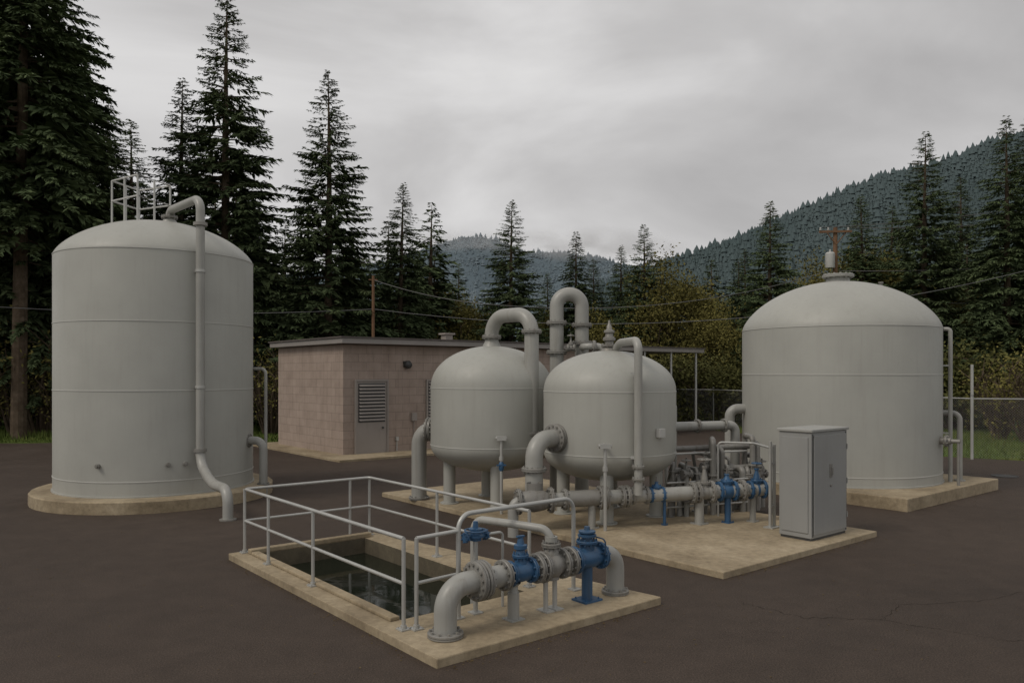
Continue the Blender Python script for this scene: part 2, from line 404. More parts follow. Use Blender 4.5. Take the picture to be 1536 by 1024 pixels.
# ---------------------------------------------------------------- front valve line
Z1=.645; fp=lambda a,z=Z1,b=.5: ab(P1,a,b,z)
FL=thing('valve_line',fp(.45,.1),'short grey pipe line with blue valves on the basin pad','pipes')
m=MB(); m.tube(fillet([fp(.45,.1),fp(.45),fp(1.3)],.27,12),.128,28); m.build('elbow_pipe',M_PIPE,FL)
flg(FL,fp(.45,.13),UP,.2,.055,10)
flg(FL,fp(.87),R,.225,.07,14); flg(FL,fp(.955),R,.225,.07,14)
m=MB(); m.cyl(fp(1.0),fp(2.9),.105,24); m.build('pipe',M_PIPE,FL)
flg(FL,fp(1.27),R,.18,.06,10); flg(FL,fp(1.78),R,.18,.06,10)
v=MB(); v.lathe([(.106,-.17),(.11,-.12),(.118,-.06),(.122,0),(.118,.06),(.11,.12),(.106,.17)],fp(1.53),R,24)
v.lathe([(.08,.05),(.07,.17)],fp(1.53),UP,20); vb=v.build('gate_valve',M_BLUE,FL)
v=MB(); v.flange(fp(1.53,Z1+.19),UP,.10,.04,8); v.lathe([(.065,.2),(.05,.26),(.08,.275),(.08,.32),(.045,.33),(.033,.40),(.0,.41)],fp(1.53),UP,20); v.build('bonnet',M_BLUE,vb)
v=MB(); c=fp(1.53,Z1+.42); v.box(c,(.1,.04,.02),.6); v.build('operating_nut',M_BLUE,vb)
flg(vb,fp(1.36),R,.155,.045,8,M_BLUE); flg(vb,fp(1.68),R,.155,.045,8,M_BLUE)
v=MB(); v.lathe([(.12,-.17),(.13,-.1),(.16,-.04),(.165,0),(.16,.04),(.13,.1),(.12,.17)],fp(2.02),R,26)
v.lathe([(.1,.08),(.09,.22),(.065,.25)],fp(2.02),UP,20); v.lathe([(.1,.0),(.1,-.17),(.0,-.19)],fp(2.02),UP,20)
tee=v.build('tee_fitting',M_FLANGE,FL)
flg(tee,fp(2.02,Z1+.25),UP,.12,.05,8); flg(tee,fp(1.87),R,.19,.05,10); flg(tee,fp(2.19),R,.19,.05,10)
m=MB(); m.tube(fillet([fp(2.02,Z1+.25),fp(2.02,1.08),fp(1.80,1.11,.95),fp(1.62,1.11,1.55),fp(1.62,-.3,1.55)],.15,10),.05,18)
m.build('branch_pipe',M_PIPE,FL)
m=MB(); m.lathe([(.05,-.03),(.078,-.03),(.078,.03),(.05,.03)],fp(2.02,.97),UP,20); m.build('collar',M_PIPE,FL)
flg(FL,fp(2.33),R,.185,.05,10)
c0=fp(2.64)
v=MB(); v.lathe([(.11,-.23),(.115,-.17),(.132,-.09),(.138,0),(.132,.09),(.115,.17),(.11,.23)],c0,R,28)
v.lathe([(.10,0),(.09,.2)],c0,UP,24); vb=v.build('control_valve',M_BLUE,FL)
flg(vb,c0-R*.23,R,.175,.045,12,M_BLUE); flg(vb,c0+R*.23,R,.175,.045,12,M_BLUE)
v=MB(); v.flange(c0+UP*.205,UP,.14,.035,10); v.lathe([(.075,.22),(.07,.265),(.12,.275),(.12,.30),(.08,.31),(.11,.325),(.11,.345),(.04,.36),(.035,.40),(0,.40)],c0,UP,24); v.build('bonnet',M_BLUE,vb)
v=MB(); v.cyl(c0-UP*.11,fp(2.64,.12),.07,20); v.box(fp(2.64,.112),(.30,.26,.024),ANG)
for sx in(-1,1):
    for sy in(-1,1): v.cyl(fp(2.64,.1)+R*sx*.11+L*sy*.095,fp(2.64,.145)+R*sx*.11+L*sy*.095,.011,6)
v.build('pedestal',M_BLUE,vb)
v=MB(); v.tube(fillet([c0+R*.16-L*.1+UP*.05,c0+R*.16-L*.17+UP*.05,c0+R*.16-L*.17+UP*.24,c0+R*.08-L*.05+UP*.27],.05),.01,8)
v.build('pilot_tube',M_BLUED,vb)
m=MB(); m.tube(fillet([fp(2.9),fp(3.16),fp(3.16,.1)],.22,12),.12,28); m.build('elbow_pipe',M_PIPE,FL)
flg(FL,fp(3.16,.125),UP,.18,.05,10)
v=MB(); v.cyl(fp(1.42,.1),fp(1.42,.42),.07,20); v.lathe([(.07,0),(.055,.04),(.055,.1),(.09,.14)],fp(1.42,.39),UP,20); v.box(fp(1.42,.107),(.2,.2,.014),ANG); v.build('pipe_stand',M_PIPE,FL)
for a in(1.93,2.08):
    v=MB(); v.cyl(fp(a,.1),fp(a,.50),.03,12); v.box(fp(a,.108),(.13,.2,.016),ANG); v.build('pipe_stand',M_GALV,FL)
q=ab(P1,1.22,.98,0)
BV=thing('hydrant_valve',q+UP*.1,'blue valve head with handwheel on a slim riser','valve')
v=MB(); v.cyl(q+UP*.1,q+UP*1.0,.03,12); v.box(q+UP*.108,(.14,.14,.016),ANG); v.build('riser',M_GALV,BV)
v=MB(); v.lathe([(.03,0),(.07,.01),(.075,.05),(.11,.055),(.11,.08),(.06,.085),(.05,.13),(.085,.135),(.085,.155),(.035,.165),(.028,.24),(0,.24)],q+UP*.97,UP,24)
v.cyl(q+UP*1.03-R*.14,q+UP*1.03+R*.14,.035,16); vb=v.build('valve_body',M_BLUE,BV)
flg(vb,q+UP*1.03+R*.15,R,.065,.025,6,M_BLUE); flg(vb,q+UP*1.03-R*.15,R,.065,.025,6,M_BLUE)
v=MB(); c=q+UP*1.1; v.ring(c,UP,.13,.012)
for k in range(3):
    a=k*2.094; v.cyl(c,c+V((math.cos(a),math.sin(a),0))*.13,.009,8)
v.build('handwheel',M_BLUE,vb)
v=MB(); v.tube(fillet([q+UP*1.03+R*.16,q+UP*1.03+R*.42,q+R*.42+UP*.1],.06),.018,10); v.build('outlet_pipe',M_GALV,BV)

# ---------------------------------------------------------------- equipment pad & cabinet
m=MB(); c=ab(P2,2.35,4.95,.02); m.box(c,(4.7,9.9,.16),ANG); po=m.build('concrete_pad',M_CONC,loc=c,bevel=.015,smooth=False)
po['label']='large low concrete pad carrying the filter vessels and valve piping'; po['category']='concrete pad'
CB=thing('control_cabinet',V((5.165,13.46,.1))+R*.62+L*.3,'tall grey steel electrical cabinet standing on the concrete pad','cabinet')
c=V((5.165,13.46,0)); W_,D_=1.22,.62
cc=c+R*W_/2+L*D_/2
m=MB(); m.box(cc+UP*(.14+.92),(W_,D_,1.84),ANG); m.build('housing',M_CAB,CB,bevel=.012,smooth=False)
m=MB(); m.box(cc+UP*.125,(W_-.04,D_-.04,.05),ANG); m.build('plinth',M_DARK,CB,smooth=False)
m=MB(); m.box(cc+UP*2.005,(W_+.06,D_+.06,.05),ANG); m.build('lid',M_CABTOP,CB,bevel=.01,smooth=False)
m=MB(); m.box(c+R*W_*.5-L*.012+UP*1.06,(W_*.9,.022,1.72),ANG); dr=m.build('door',M_CAB,CB,bevel=.006,smooth=False)
for x_ in(.035,.965):
    m=MB(); m.box(c+R*W_*x_-L*.006+UP*1.06,(.012,.01,1.78),ANG); m.build('door_gap',M_DARK,dr,smooth=False)
m=MB(); hp=c+R*W_*.5-L*.03+UP*1.28; m.box(hp,(.085,.014,.24),ANG); m.tube([hp-L*.01+UP*.06,hp-L*.035+UP*.05,hp-L*.035-UP*.06,hp-L*.01-UP*.07],.009,10); m.build('handle',M_FLANGE,dr,bevel=.003)
m=MB(); hp=c+R*W_*.5-L*.025+UP*1.02; m.cyl(hp,hp-L*.015,.022,14); m.build('lock',M_FLANGE,dr)
for z in(.45,1.06,1.68):
    m=MB(); h_=c+R*W_*.965-L*.028+UP*z; m.cyl(h_-UP*.05,h_+UP*.05,.011,10); m.build('hinge',M_CAB,dr)
m=MB(); m.box(c+L*D_*.5-R*.009+UP*1.06,(.016,D_*.82,1.66),ANG); m.build('side_panel',M_CAB,CB,bevel=.005,smooth=False)

# ---------------------------------------------------------------- filter vessels
def ell(r,z0,h,up=True,n=18,e=.47):
    out=[]
    for i in range(n+1):
        t=i/n*math.pi/2; x=r*math.cos(t); zz=h*(max(0,1-(x/r)**2))**e
        out.append((x if i<n else 0,z0+(zz if up else -zz)))
    return out
def vessel(cx,cy,r,label,z1,z2,ztop,zbot,leg_a):
    T=thing('filter_vessel',(cx,cy,.1),label,'tank')
    c=V((cx,cy,0))
    prof=list(reversed(ell(r,z1,z1-zbot,False)))+ell(r,z2,ztop-z2,True)
    m=MB(); m.lathe(prof,c,UP,96); sh=m.build('vessel_shell',M_TANK,T)
    for z in(z1+.0,z2-.0):
        m=MB(); m.lathe([(r-.002,-.010),(r+.007,-.007),(r+.007,.007),(r-.002,.010)],c+UP*z,UP,96); m.build('weld_seam',M_SEAM,T)
    for k in range(4):
        a=rad(leg_a+90*k); p=c+V((math.cos(a),math.sin(a),0))*.95
        m=MB(); m.cyl(p+UP*.1,p+UP*(z1-.02),.135,24); m.cyl(p+UP*.1,p+UP*.125,.21,20); m.build('leg',M_TANK,T)
    return T
VA=vessel(-.46,17.6,1.37,'grey domed filter vessel on stubby legs with flanged elbow',1.42,2.68,3.62,.82,-82)
VB=vessel(2.0,16.05,1.35,'grey domed filter vessel with relief valve and slim vent pipe',1.42,2.64,3.47,.82,-100)
a=V((-.46,17.6,0)); b=V((2.0,16.05,0))
m=MB(); m.lathe([(.24,-.1),(.2,.02),(.16,.1),(.14,.2)],a+UP*3.61,UP,28); m.build('nozzle',M_PIPE,VA)
flg(VA,a+UP*3.82,UP,.22,.06,10)
A2=V((.42,16.72,0))
m=MB(); m.tube(fillet([a+UP*3.8,a+UP*4.28,A2+UP*4.28,A2+UP*.8],.42,14),.155,28); m.build('gooseneck_pipe',M_PIPE,VA)
for z in(3.9,1.72): flg(VA,A2+UP*z,UP,.22,.06,10)
m=MB(); m.cyl(A2+UP*.1,A2+UP*.85,.09,18); m.cyl(A2+UP*.1,A2+UP*.13,.16,18); m.build('pipe_stand',M_PIPE,VA)
d=V((-.966,.26,0)).normalized(); n0=a+d*1.25+UP*1.72; e=V((-2.15,18.05,0))
m=MB(); m.tube(fillet([n0,e+UP*1.72,e+UP*.1],.36,12),.175,28); m.build('inlet_elbow',M_PIPE,VA)
flg(VA,a+d*1.44+UP*1.72,d,.28,.06,14); flg(VA,a+d*1.51+UP*1.72,d,.28,.05,14); flg(VA,e+UP*.13,UP,.24,.05,10)
d=V((-.83,-.56,0)).normalized(); n0=b+d*1.25+UP*1.74; e=V((.42,14.82,0))
m=MB(); m.tube(fillet([n0,e+V((.15,.1,0))+UP*1.74,e+UP*1.74,e+UP*.66][0:1]+[e+UP*1.74,e+UP*.66],.36,12),.17,28); m.build('outlet_elbow',M_PIPE,VB)
dd=(e-V((n0.x,n0.y,0))).normalized()
flg(VB,n0+dd*.14,dd,.28,.06,14); flg(VB,n0+dd*.21,dd,.28,.05,14); flg(VB,e+UP*1.18,UP,.24,.07,12)
m=MB(); m.lathe([(.2,-.08),(.17,.03),(.12,.09)],b+UP*3.46,UP,28); m.flange(b+UP*3.57,UP,.17,.05,8)
m.lathe([(.09,.0),(.09,.08),(.13,.1),(.13,.15),(.09,.17),(.075,.24),(.11,.26),(.11,.30),(.06,.32),(.05,.40),(.025,.43),(.02,.5),(0,.52)],b+UP*3.58,UP,20); m.build('relief_valve',M_FLANGE,VB)
vp=V((2.37,14.64,0))
m=MB(); m.tube(fillet([b+UP*3.42+V((.1,-.05,0)),b+UP*3.62+V((.16,-.2,0)),vp+UP*3.62,vp+UP*.72],.2,10),.078,20); m.build('vent_pipe',M_PIPE,VB)
for z in(3.0,1.42):
    m=MB(); m.box(vp+UP*z+V((-.03,.05,0)),(.2,.14,.05),-.25); m.build('pipe_bracket',M_GALV,VB)
flg(VB,vp+UP*1.25,UP,.12,.045,8); flg(VB,vp+UP*1.02,UP,.12,.045,8)
m=MB(); q=V((2.85,14.94,1.86)); m.box(q,(.17,.09,.17),.66); m.build('gauge_box',M_WHITE,VB,bevel=.008,smooth=False)
for TT,q in((VB,V((1.72,14.40,0))),(VA,V((-.22,16.14,0)))):
    m=MB(); m.cyl(q+UP*.1,q+UP*1.62,.032,14); m.box(q+UP*1.66,(.2,.12,.09),.1); m.cyl(q+UP*1.66-V((.12,0,0)),q+UP*1.66+V((.12,0,0)),.035,12)
    m.cyl(q+UP*1.66,q+UP*1.66+V((.02,.45,0)),.03,10); m.cyl(q+UP*1.2,q+UP*1.28,.05,12); m.build('sampling_pipe',M_GALV,TT)
m=MB(); q=V((-.22,16.14,1.08)); m.lathe([(.03,-.1),(.055,-.06),(.055,.06),(.03,.1)],q,UP,16); m.box(q+V((0,-.04,.03)),(.2,.03,.03),.2); m.build('stopcock',M_BLUE,VA)

U=thing('arched_pipe',(1.06,18.5,.1),'large grey inverted U pipe rising above the filter vessels','pipes')
m=MB(); m.tube(fillet([(1.06,18.5,.1),(1.06,18.5,4.88),(1.66,18.55,4.88),(1.66,18.55,.1)],.3,14),.165,28); m.build('pipe',M_PIPE,U)
for x,y,z in((1.06,18.5,4.2),(1.06,18.5,3.5),(1.66,18.55,4.15),(1.66,18.55,3.72)): flg(U,(x,y,z),UP,.245,.07,12)
m=MB(); m.tube(fillet([(1.66,18.4,3.62),(1.66,17.9,3.62),(2.1,17.9,3.62),(2.1,17.9,.1)],.15),.08,18); m.build('branch_pipe',M_PIPE,U)
flg(U,(1.88,17.9,3.62),(1,0,0),.14,.05,8)
gate_valve(U,(1.38,18.3,3.6),(1,0,0),.06,M_FLANGE,.2,.08)

# ---------------------------------------------------------------- rear valve line
wy=lambda x:14.42+(x-.36)*.2
wp=lambda x,z=None:V((x,wy(x),(.64+.018*x) if z is None else z)); WD=V((1,.2,.018)).normalized()
WL=thing('valve_line',wp(.42,.1),'long grey flanged pipe with blue valves below the filter vessels','pipes')
m=MB(); m.tube([wp(.25),wp(5.1)],.132,26); m.build('pipe',M_PIPE,WL)
m=MB(); m.lathe([(.13,-.3),(.18,-.2),(.21,0),(.18,.2),(.13,.3)],wp(.4),WD,26); m.lathe([(.15,0),(.15,.32)],wp(.4)+V((.02,.1,0)),UP,22); cv=m.build('check_valve',M_FLANGE,WL)
flg(cv,wp(.12),WD,.24,.06,12); flg(cv,wp(.72),WD,.24,.06,12)
m=MB(); m.tube(fillet([wp(.3),wp(.02),wp(.02,.0)],.15),.1,20); m.build('drain_elbow',M_PIPE,WL)
m=MB(); m.tube([wp(1.0),wp(1.62)],.155,26); m.build('reducer_pipe',M_FLANGE,WL)
for x,r_ in((.98,.2),(1.66,.225),(1.76,.225),(2.08,.21),(2.18,.21),(3.48,.21),(3.58,.21),(3.86,.22),(4.5,.21)): flg(WL,wp(x),WD,r_,.06,12)
gate_valve(WL,wp(2.42),WD,.115,M_FLANGE,.30,.0)
gate_valve(WL,wp(2.76),WD,.10,M_BLUE,.14,.0,'blue_valve')
gate_valve(WL,wp(3.72),WD,.125,M_FLANGE,.45,.13)
gate_valve(WL,wp(4.18),WD,.13,M_BLUE,.2,.0,'blue_valve')
gate_valve(WL,wp(4.8),WD,.12,M_BLUE,.34,.09,'blue_valve')
for x,r_,mt in((1.5,.07,M_PIPE),(2.92,.03,M_BLUE),(3.62,.09,M_PIPE),(4.2,.06,M_BLUE),(4.72,.06,M_PIPE)):
    support(WL,wp(x,.1),wp(x,.6),r_,mt,'pipe_stand')
# ---------------------------------------------------------------- small bore pipe rack
PR=thing('pipe_manifold',(4.0,17.0,.1),'dense rack of small grey pipes, valves and stands on the pad','pipes')
rng=random.Random(5)
m=MB(); m.tube(fillet([(3.1,16.6,1.86),(4.95,17.3,1.86),(4.95,17.3,.1)],.16),.1,20); m.build('header_pipe',M_PIPE,PR)
for t in(.15,.5,.85): flg(PR,V((3.1,16.6,1.86)).lerp(V((4.95,17.3,1.86)),t),(1.85,.7,0),.15,.05,8)
m=MB(); m.tube([(3.2,16.4,.52),(5.5,17.3,.52)],.09,18); m.build('header_pipe',M_PIPE,PR)
m=MB(); m.tube([(3.25,16.0,1.0),(5.3,16.8,1.0)],.065,16); m.build('header_pipe',M_FLANGE,PR)
m=MB(); m.tube([(3.3,16.3,1.42),(5.4,17.1,1.42)],.06,16); m.build('header_pipe',M_FLANGE,PR)
for k in range(19):
    t=k/18; x=3.3+2.15*t; y=15.85+.85*t+rng.uniform(-.2,.35); h=rng.choice((rng.uniform(.8,1.2),rng.uniform(1.0,1.75)))
    m=MB(); m.tube(fillet([(x,y,.1),(x,y,h),(x+rng.choice((-.0,.12,-.15)),y+.55,h),(x,y+.6,.5)],.08),rng.choice((.035,.05,.06,.07)),12)
    m.build('riser_pipe',rng.choice((M_PIPE,M_FLANGE,M_FLANGE)),PR)
    for q_ in range(2):
        z=rng.uniform(.4,h-.12); m=MB(); m.flange((x,y,z),UP,.10,.035,6); m.build('flange',M_FLANGE,PR)
    if k%2==0: gate_valve(PR,(x,y,rng.uniform(.5,1.1)),(0.9,.4,0),.065,rng.choice((M_FLANGE,M_FLANGE,M_PIPE)),.18,.09,'small_valve')
for k in range(7):
    x=3.2+k*.34; y=16.0+k*.15+rng.uniform(-.3,.2)
    m=MB(); m.cyl((x,y,.1),(x,y,.5+.3*(k%2)),.05,14); m.cyl((x,y,.1),(x,y,.12),.09,14); m.flange((x,y,.45),UP,.09,.04,6); m.build('stub_pipe',M_FLANGE,PR)
for z,y in((.8,15.65),(1.35,15.9),(.3,15.7),(.45,15.6)):
    m=MB(); m.tube([(3.1,y,z),(5.0,y+.75,z)],.022,10); m.build('tie_rail',M_GALV,PR)
CS=thing('conduit_stand',(4.9,14.72,.1),'pair of slim vertical grey conduits standing beside the cabinet','pipes')
for dx,h in((0,1.72),(.1,1.66)):
    m=MB(); m.tube([(4.86+dx,14.68+dx*.8,.1),(4.86+dx,14.68+dx*.8,h)],.032,12); m.build('conduit',M_GALV,CS)
m=MB(); m.box((4.91,14.71,.11),(.3,.2,.02),ANG); m.build('base_plate',M_GALV,CS)
for z in(1.3,.5):
    m=MB(); m.box((4.91,14.72,z),(.18,.05,.04),ANG); m.build('clamp',M_GALV,CS)
m=MB(); m.tube(fillet([(4.86,14.68,1.6),(4.86,15.7,1.6),(4.2,15.9,1.6),(4.2,15.9,.1)],.08),.022,10); m.build('cross_pipe',M_GALV,CS)
for i,(x,y,h) in enumerate(((3.5,17.7,2.75),(3.75,17.9,2.3))):
    T=thing('vent_pipe',(x,y,.1),'slim upright vent pipe with bent top behind the vessels','pipes','slim vent pipes')
    m=MB(); m.tube(fillet([(x,y,.1),(x,y,h),(x-.35,y-.05,h)],.08),.035 if i else .045,14); m.cyl((x,y,.1),(x,y,.13),.09,14); m.build('pipe',M_WHITE if i==0 else M_PIPE,T)

# ---------------------------------------------------------------- storage tank (tall)
def shell(T,c,r,z0,z1,ztop,e,seams,n=20):
    prof=[(r+.03,z0),(r+.03,z0+.03),(r,z0+.035),(r,z1)]
    for i in range(1,n+1):
        t=i/n*math.pi/2; x=r*math.cos(t); prof.append((x if i<n else 0,z1+(ztop-z1)*max(0,1-(x/r)**2)**e))
    m=MB(); m.lathe(prof,c,UP,128); m.build('tank_shell',M_TANK,T)
    for z in seams:
        m=MB(); m.lathe([(r-.002,-.012),(r+.010,-.008),(r+.010,.008),(r-.002,.012)],c+UP*z,UP,128); m.build('seam_band',M_SEAM,T)
tc=V((-8.745,19.24,0)); TA=thing('storage_tank',(tc.x,tc.y,.28),'tall grey cylindrical steel water tank with domed roof on round footing','tank')
shell(TA,tc,2.24,.28,5.76,6.72,.7,(5.76,4.16,2.62,.62))
m=MB(); m.lathe([(2.72,-.05),(2.72,.25),(2.69,.28),(0,.28)],tc,UP,36); o=m.build('concrete_footing',M_CONC,loc=tc,smooth=True)
o['label']='round concrete footing under the tall storage tank'; o['category']='concrete footing'
nz=V((-8.3,18.9,0))
m=MB(); m.lathe([(.22,-.15),(.2,0),(.12,.12),(.1,.2)],nz+UP*6.62,UP,24); m.build('nozzle',M_PIPE,TA)
flg(TA,nz+UP*6.78,UP,.19,.05,8)
pp=V((-7.0,17.52,0)); oe=V((-5.82,15.98,0))
m=MB(); m.tube(fillet([nz+UP*6.72,nz+UP*6.94,pp+UP*6.94,pp+UP*6.3],.3,12)+[pp+UP*1.3],.095,22); m.build('overflow_pipe',M_PIPE,TA)
m=MB(); m.tube(fillet([pp+UP*1.3,pp+UP*.98,oe.lerp(pp,.55)+UP*.62,oe+UP*.62,oe+UP*.02],.3,10),.105,22); m.build('discharge_pipe',M_PIPE,TA)
for z,rr_ in((6.35,.15),(1.28,.14)):
    m=MB(); m.lathe([(rr_*.6,-.04),(rr_,-.035),(rr_,.035),(rr_*.6,.04)],pp+UP*z,UP,22); m.build('collar',M_FLANGE,TA)
m=MB(); m.cyl(oe,oe+UP*.025,.17,20); m.build('foot_flange',M_FLANGE,TA)
for z in(5.3,2.7):
    m=MB(); dd=(pp-tc).normalized(); m.lathe([(.1,-.03),(.112,-.03),(.112,.03),(.1,.03)],pp+UP*z,UP,20); m.box(pp+UP*z-dd*.14,(.14,.1,.05),math.atan2(dd.y,dd.x)); m.build('pipe_bracket',M_GALV,TA)
for ang_,z in((-97,.98),(-60,.98),(-51,.98)):
    a_=rad(ang_); dd=V((math.cos(a_),math.sin(a_),0)); m=MB(); m.cyl(tc+dd*2.23+UP*z,tc+dd*2.31+UP*z,.05,14); m.cyl(tc+dd*2.3+UP*z,tc+dd*2.34+UP*z,.03,10); m.build('drain_plug',M_FLANGE,TA)
x,y=-6.22,19.7
m=MB(); m.tube(fillet([(-6.75,19.9,3.12),(x-.0,y,3.12),(x,y,.3)],.14),.04,14); m.build('sample_pipe',M_PIPE,TA)
m=MB(); m.tube(fillet([(-6.7,19.3,1.35),(-6.12,19.2,1.35),(-6.12,19.2,.02)],.22,10),.1,20); m.build('inlet_pipe',M_PIPE,TA)
flg(TA,(-6.5,19.27,1.35),(1,-.17,0),.17,.05,8); flg(TA,(-6.12,19.2,.28),UP,.15,.04,8)
zr=7.78
rp=[V((-9.95,19.4,0)),V((-9.0,18.75,0)),V((-8.72,19.9,0)),V((-9.75,20.4,0))]
def roofz(p):
    d=(V((p.x,p.y,0))-tc).length/2.24; return 5.76+.96*max(0,1-d*d)**.7
for z in(zr,zr-.5):
    RC=MB(); RC.tube([p+UP*z for p in rp]+[rp[0]+UP*z],.022,10); RC.build('cage_rail',M_WHITE,TA)
for i in range(4):
    p=rp[i]; q=rp[(i+1)%4]
    for s_ in (p,p.lerp(q,.5)):
        m=MB(); m.cyl(s_+UP*(roofz(s_)-.05),s_+UP*zr,.024,10); m.build('cage_post',M_WHITE,TA)
# ---------------------------------------------------------------- storage tank (squat)
td=V((8.72,20.86,0)); TB=thing('storage_tank',(td.x,td.y,.28),'wide squat grey steel water tank with domed roof and neck','tank')
shell(TB,td,2.46,.28,4.15,5.45,.66,(4.15,2.97,.52))
m=MB(); c=ab(P3,2.6,2.95,.115); m.box(c,(5.2,5.9,.33),ANG); o=m.build('concrete_pad',M_CONC,loc=c,bevel=.02,smooth=False)
o['label']='raised square concrete pad under the squat storage tank'; o['category']='concrete pad'
m=MB(); m.lathe([(.34,-.12),(.3,.0),(.29,.16)],td+UP*5.43,UP,32); m.flange(td+UP*5.6,UP,.4,.08,14); m.build('roof_neck',M_PIPE,TB)
for dx,dy in((1.0,-.3),(1.9,-.3)):
    p=td+V((dx,dy,0)); dd=math.hypot(dx,dy)/2.46; z=4.15+1.3*(1-dd*dd)**.66
    m=MB(); m.cyl(p+UP*(z-.08),p+UP*(z+.1),.045,14); m.cyl(p+UP*(z+.08),p+UP*(z+.12),.065,14); m.build('roof_vent',M_FLANGE,TB)
def tb(deg,r,z): a_=rad(deg); return td+V((math.cos(a_)*r,math.sin(a_)*r,z))
m=MB(); m.tube(fillet([tb(-28,2.4,4.12),tb(-28,2.62,4.12),tb(-28,2.62,.28)],.08),.05,16); m.build('downpipe',M_PIPE,TB)
m=MB(); m.tube(fillet([tb(-22,2.4,2.0),tb(-22,2.85,2.0),tb(-22,2.85,.28)],.18),.065,18); m.cyl(tb(-22,2.85,.28),tb(-22,2.85,.31),.13,16); m.build('downpipe',M_PIPE,TB)
m=MB(); m.cyl(tb(-42,2.4,1.35),tb(-42,2.7,1.35),.09,18); m.flange(tb(-42,2.6,1.35),tb(-42,1,0)-td,.15,.05,8); m.cyl(tb(-42,2.68,1.35),tb(-42,2.9,1.35),.05,14); m.cyl(tb(-42,2.86,1.35),tb(-42,2.86,.28),.035,12); m.build('outlet_nozzle',M_FLANGE,TB)
m=MB(); m.tube(fillet([tb(176,2.4,2.05),tb(176,2.85,2.05),tb(176,2.85,.1)],.22,10),.13,20); m.build('inlet_elbow',M_PIPE,TB)
for z in(3.2,1.5):
    m=MB(); m.box(tb(-28,2.54,z),(.16,.07,.04),rad(-28)); m.build('pipe_bracket',M_GALV,TB)

# ---------------------------------------------------------------- building
BL=thing('pump_house',PB,'low beige block pump house with flat roof and louvred door','building')
bq=lambda t,s,z: ab(PB,t,s,z)
m=MB(); m.box(bq(7,2.9,2.02),(14,5.8,4.06),ANG); m.build('wall',M_WALL,BL,smooth=False)
m=MB(); m.box(bq(10.1,2.85,4.17),(20.7,6.5,.2),ANG); rf=m.build('roof',M_FASCIA,BL,bevel=.015,smooth=False)
m=MB(); m.box(bq(10.1,2.85,4.295),(20.8,6.6,.05),ANG); m.build('roof_edge',M_ROOFTOP,rf,smooth=False)
m=MB(); m.box(bq(5.6,1.6,4.45),(.35,.35,.35),ANG); m.box(bq(5.6,1.6,4.66),(.5,.5,.07),ANG); m.build('roof_vent',M_LOUV,rf,smooth=False)
for t in(20.0,18.0,16.0):
    for s_ in(-.2,5.5):
        m=MB(); m.cyl(bq(t,s_,0),bq(t,s_,4.07),.06,14); m.build('canopy_post',M_GALV,BL)
m=MB(); m.box(bq(1.13,-.02,1.39),(1.3,.06,2.66),ANG); dr=m.build('door',M_LOUV,BL,smooth=False,label='louvred metal door with plain lower panel')
m=MB(); m.box(bq(1.13,-.055,1.93),(1.1,.02,1.42),ANG); m.build('louvre_backing',M_DARK,dr,smooth=False)
def slats(t0,t1,z0,z1,n,y,par):
    m=MB()
    for k in range(n):
        z=z0+(z1-z0)*(k+.5)/n; h=(z1-z0)/n
        p=[bq(t0,y-.005,z+h*.3),bq(t1,y-.005,z+h*.3),bq(t1,y-.05,z-h*.12),bq(t0,y-.05,z-h*.12)]
        m.add(p+[q-UP*.012 for q in p],[(0,3,2,1),(4,5,6,7),(3,7,6,2),(0,1,5,4),(0,4,7,3),(1,2,6,5)])
    m.build('louvre',M_LOUV,par,smooth=False)
slats(.6,1.66,1.24,2.62,11,-.065,dr)
m=MB(); m.cyl(bq(1.58,-.06,1.0),bq(1.58,-.12,1.0),.035,12); m.build('handle',M_DARK,dr)
m=MB()
for t0,t1,z0,z1 in((.44,.5,.06,2.78),(1.76,1.82,.06,2.78),(.5,1.76,2.72,2.78)):
    m.box(bq((t0+t1)/2,-.045,(z0+z1)/2),(t1-t0,.09,z1-z0),ANG)
m.build('frame',M_LOUV,dr,smooth=False)
m=MB(); m.box(bq(4.15,-.02,1.95),(1.2,.05,1.55),ANG); w=m.build('vent_window',M_DARK,BL,smooth=False)
slats(3.6,4.7,1.2,2.7,12,-.05,w)
m=MB()
for t0,t1,z0,z1 in((3.5,3.57,1.13,2.77),(4.73,4.8,1.13,2.77),(3.57,4.73,2.71,2.77),(3.57,4.73,1.13,1.19)): m.box(bq((t0+t1)/2,-.045,(z0+z1)/2),(t1-t0,.09,z1-z0),ANG)
m.build('frame',M_LOUV,w,smooth=False)
m=MB(); q=bq(2.62,-.0,3.36); m.lathe([(0,-.02),(.13,0),(.16,.1),(.1,.22),(0,.26)],q-L*.02,(-L+UP*-.3+R*.3).normalized(),18); m.box(q-L*.02,(.25,.05,.22),ANG); m.build('wall_lamp',M_DARK,BL)
m=MB(); m.box(bq(2.95,-.05,1.35),(.22,.1,.3),ANG); m.cyl(bq(2.95,-.04,.1),bq(2.95,-.04,1.2),.02,8); m.build('meter_box',M_LOUV,BL,smooth=False)
m=MB(); m.box(bq(2.2,-.05,.55),(.1,.08,.14),ANG); m.cyl(bq(2.2,-.04,.1),bq(2.2,-.04,.5),.02,8); m.build('socket_box',M_WHITE,BL,smooth=False)
m=MB(); m.box(bq(7,2.6,.03),(15.8,8.2,.1),ANG); o=m.build('concrete_apron',M_CONC,loc=bq(7,2.6,.0),bevel=.01,smooth=False); o['kind']='structure'

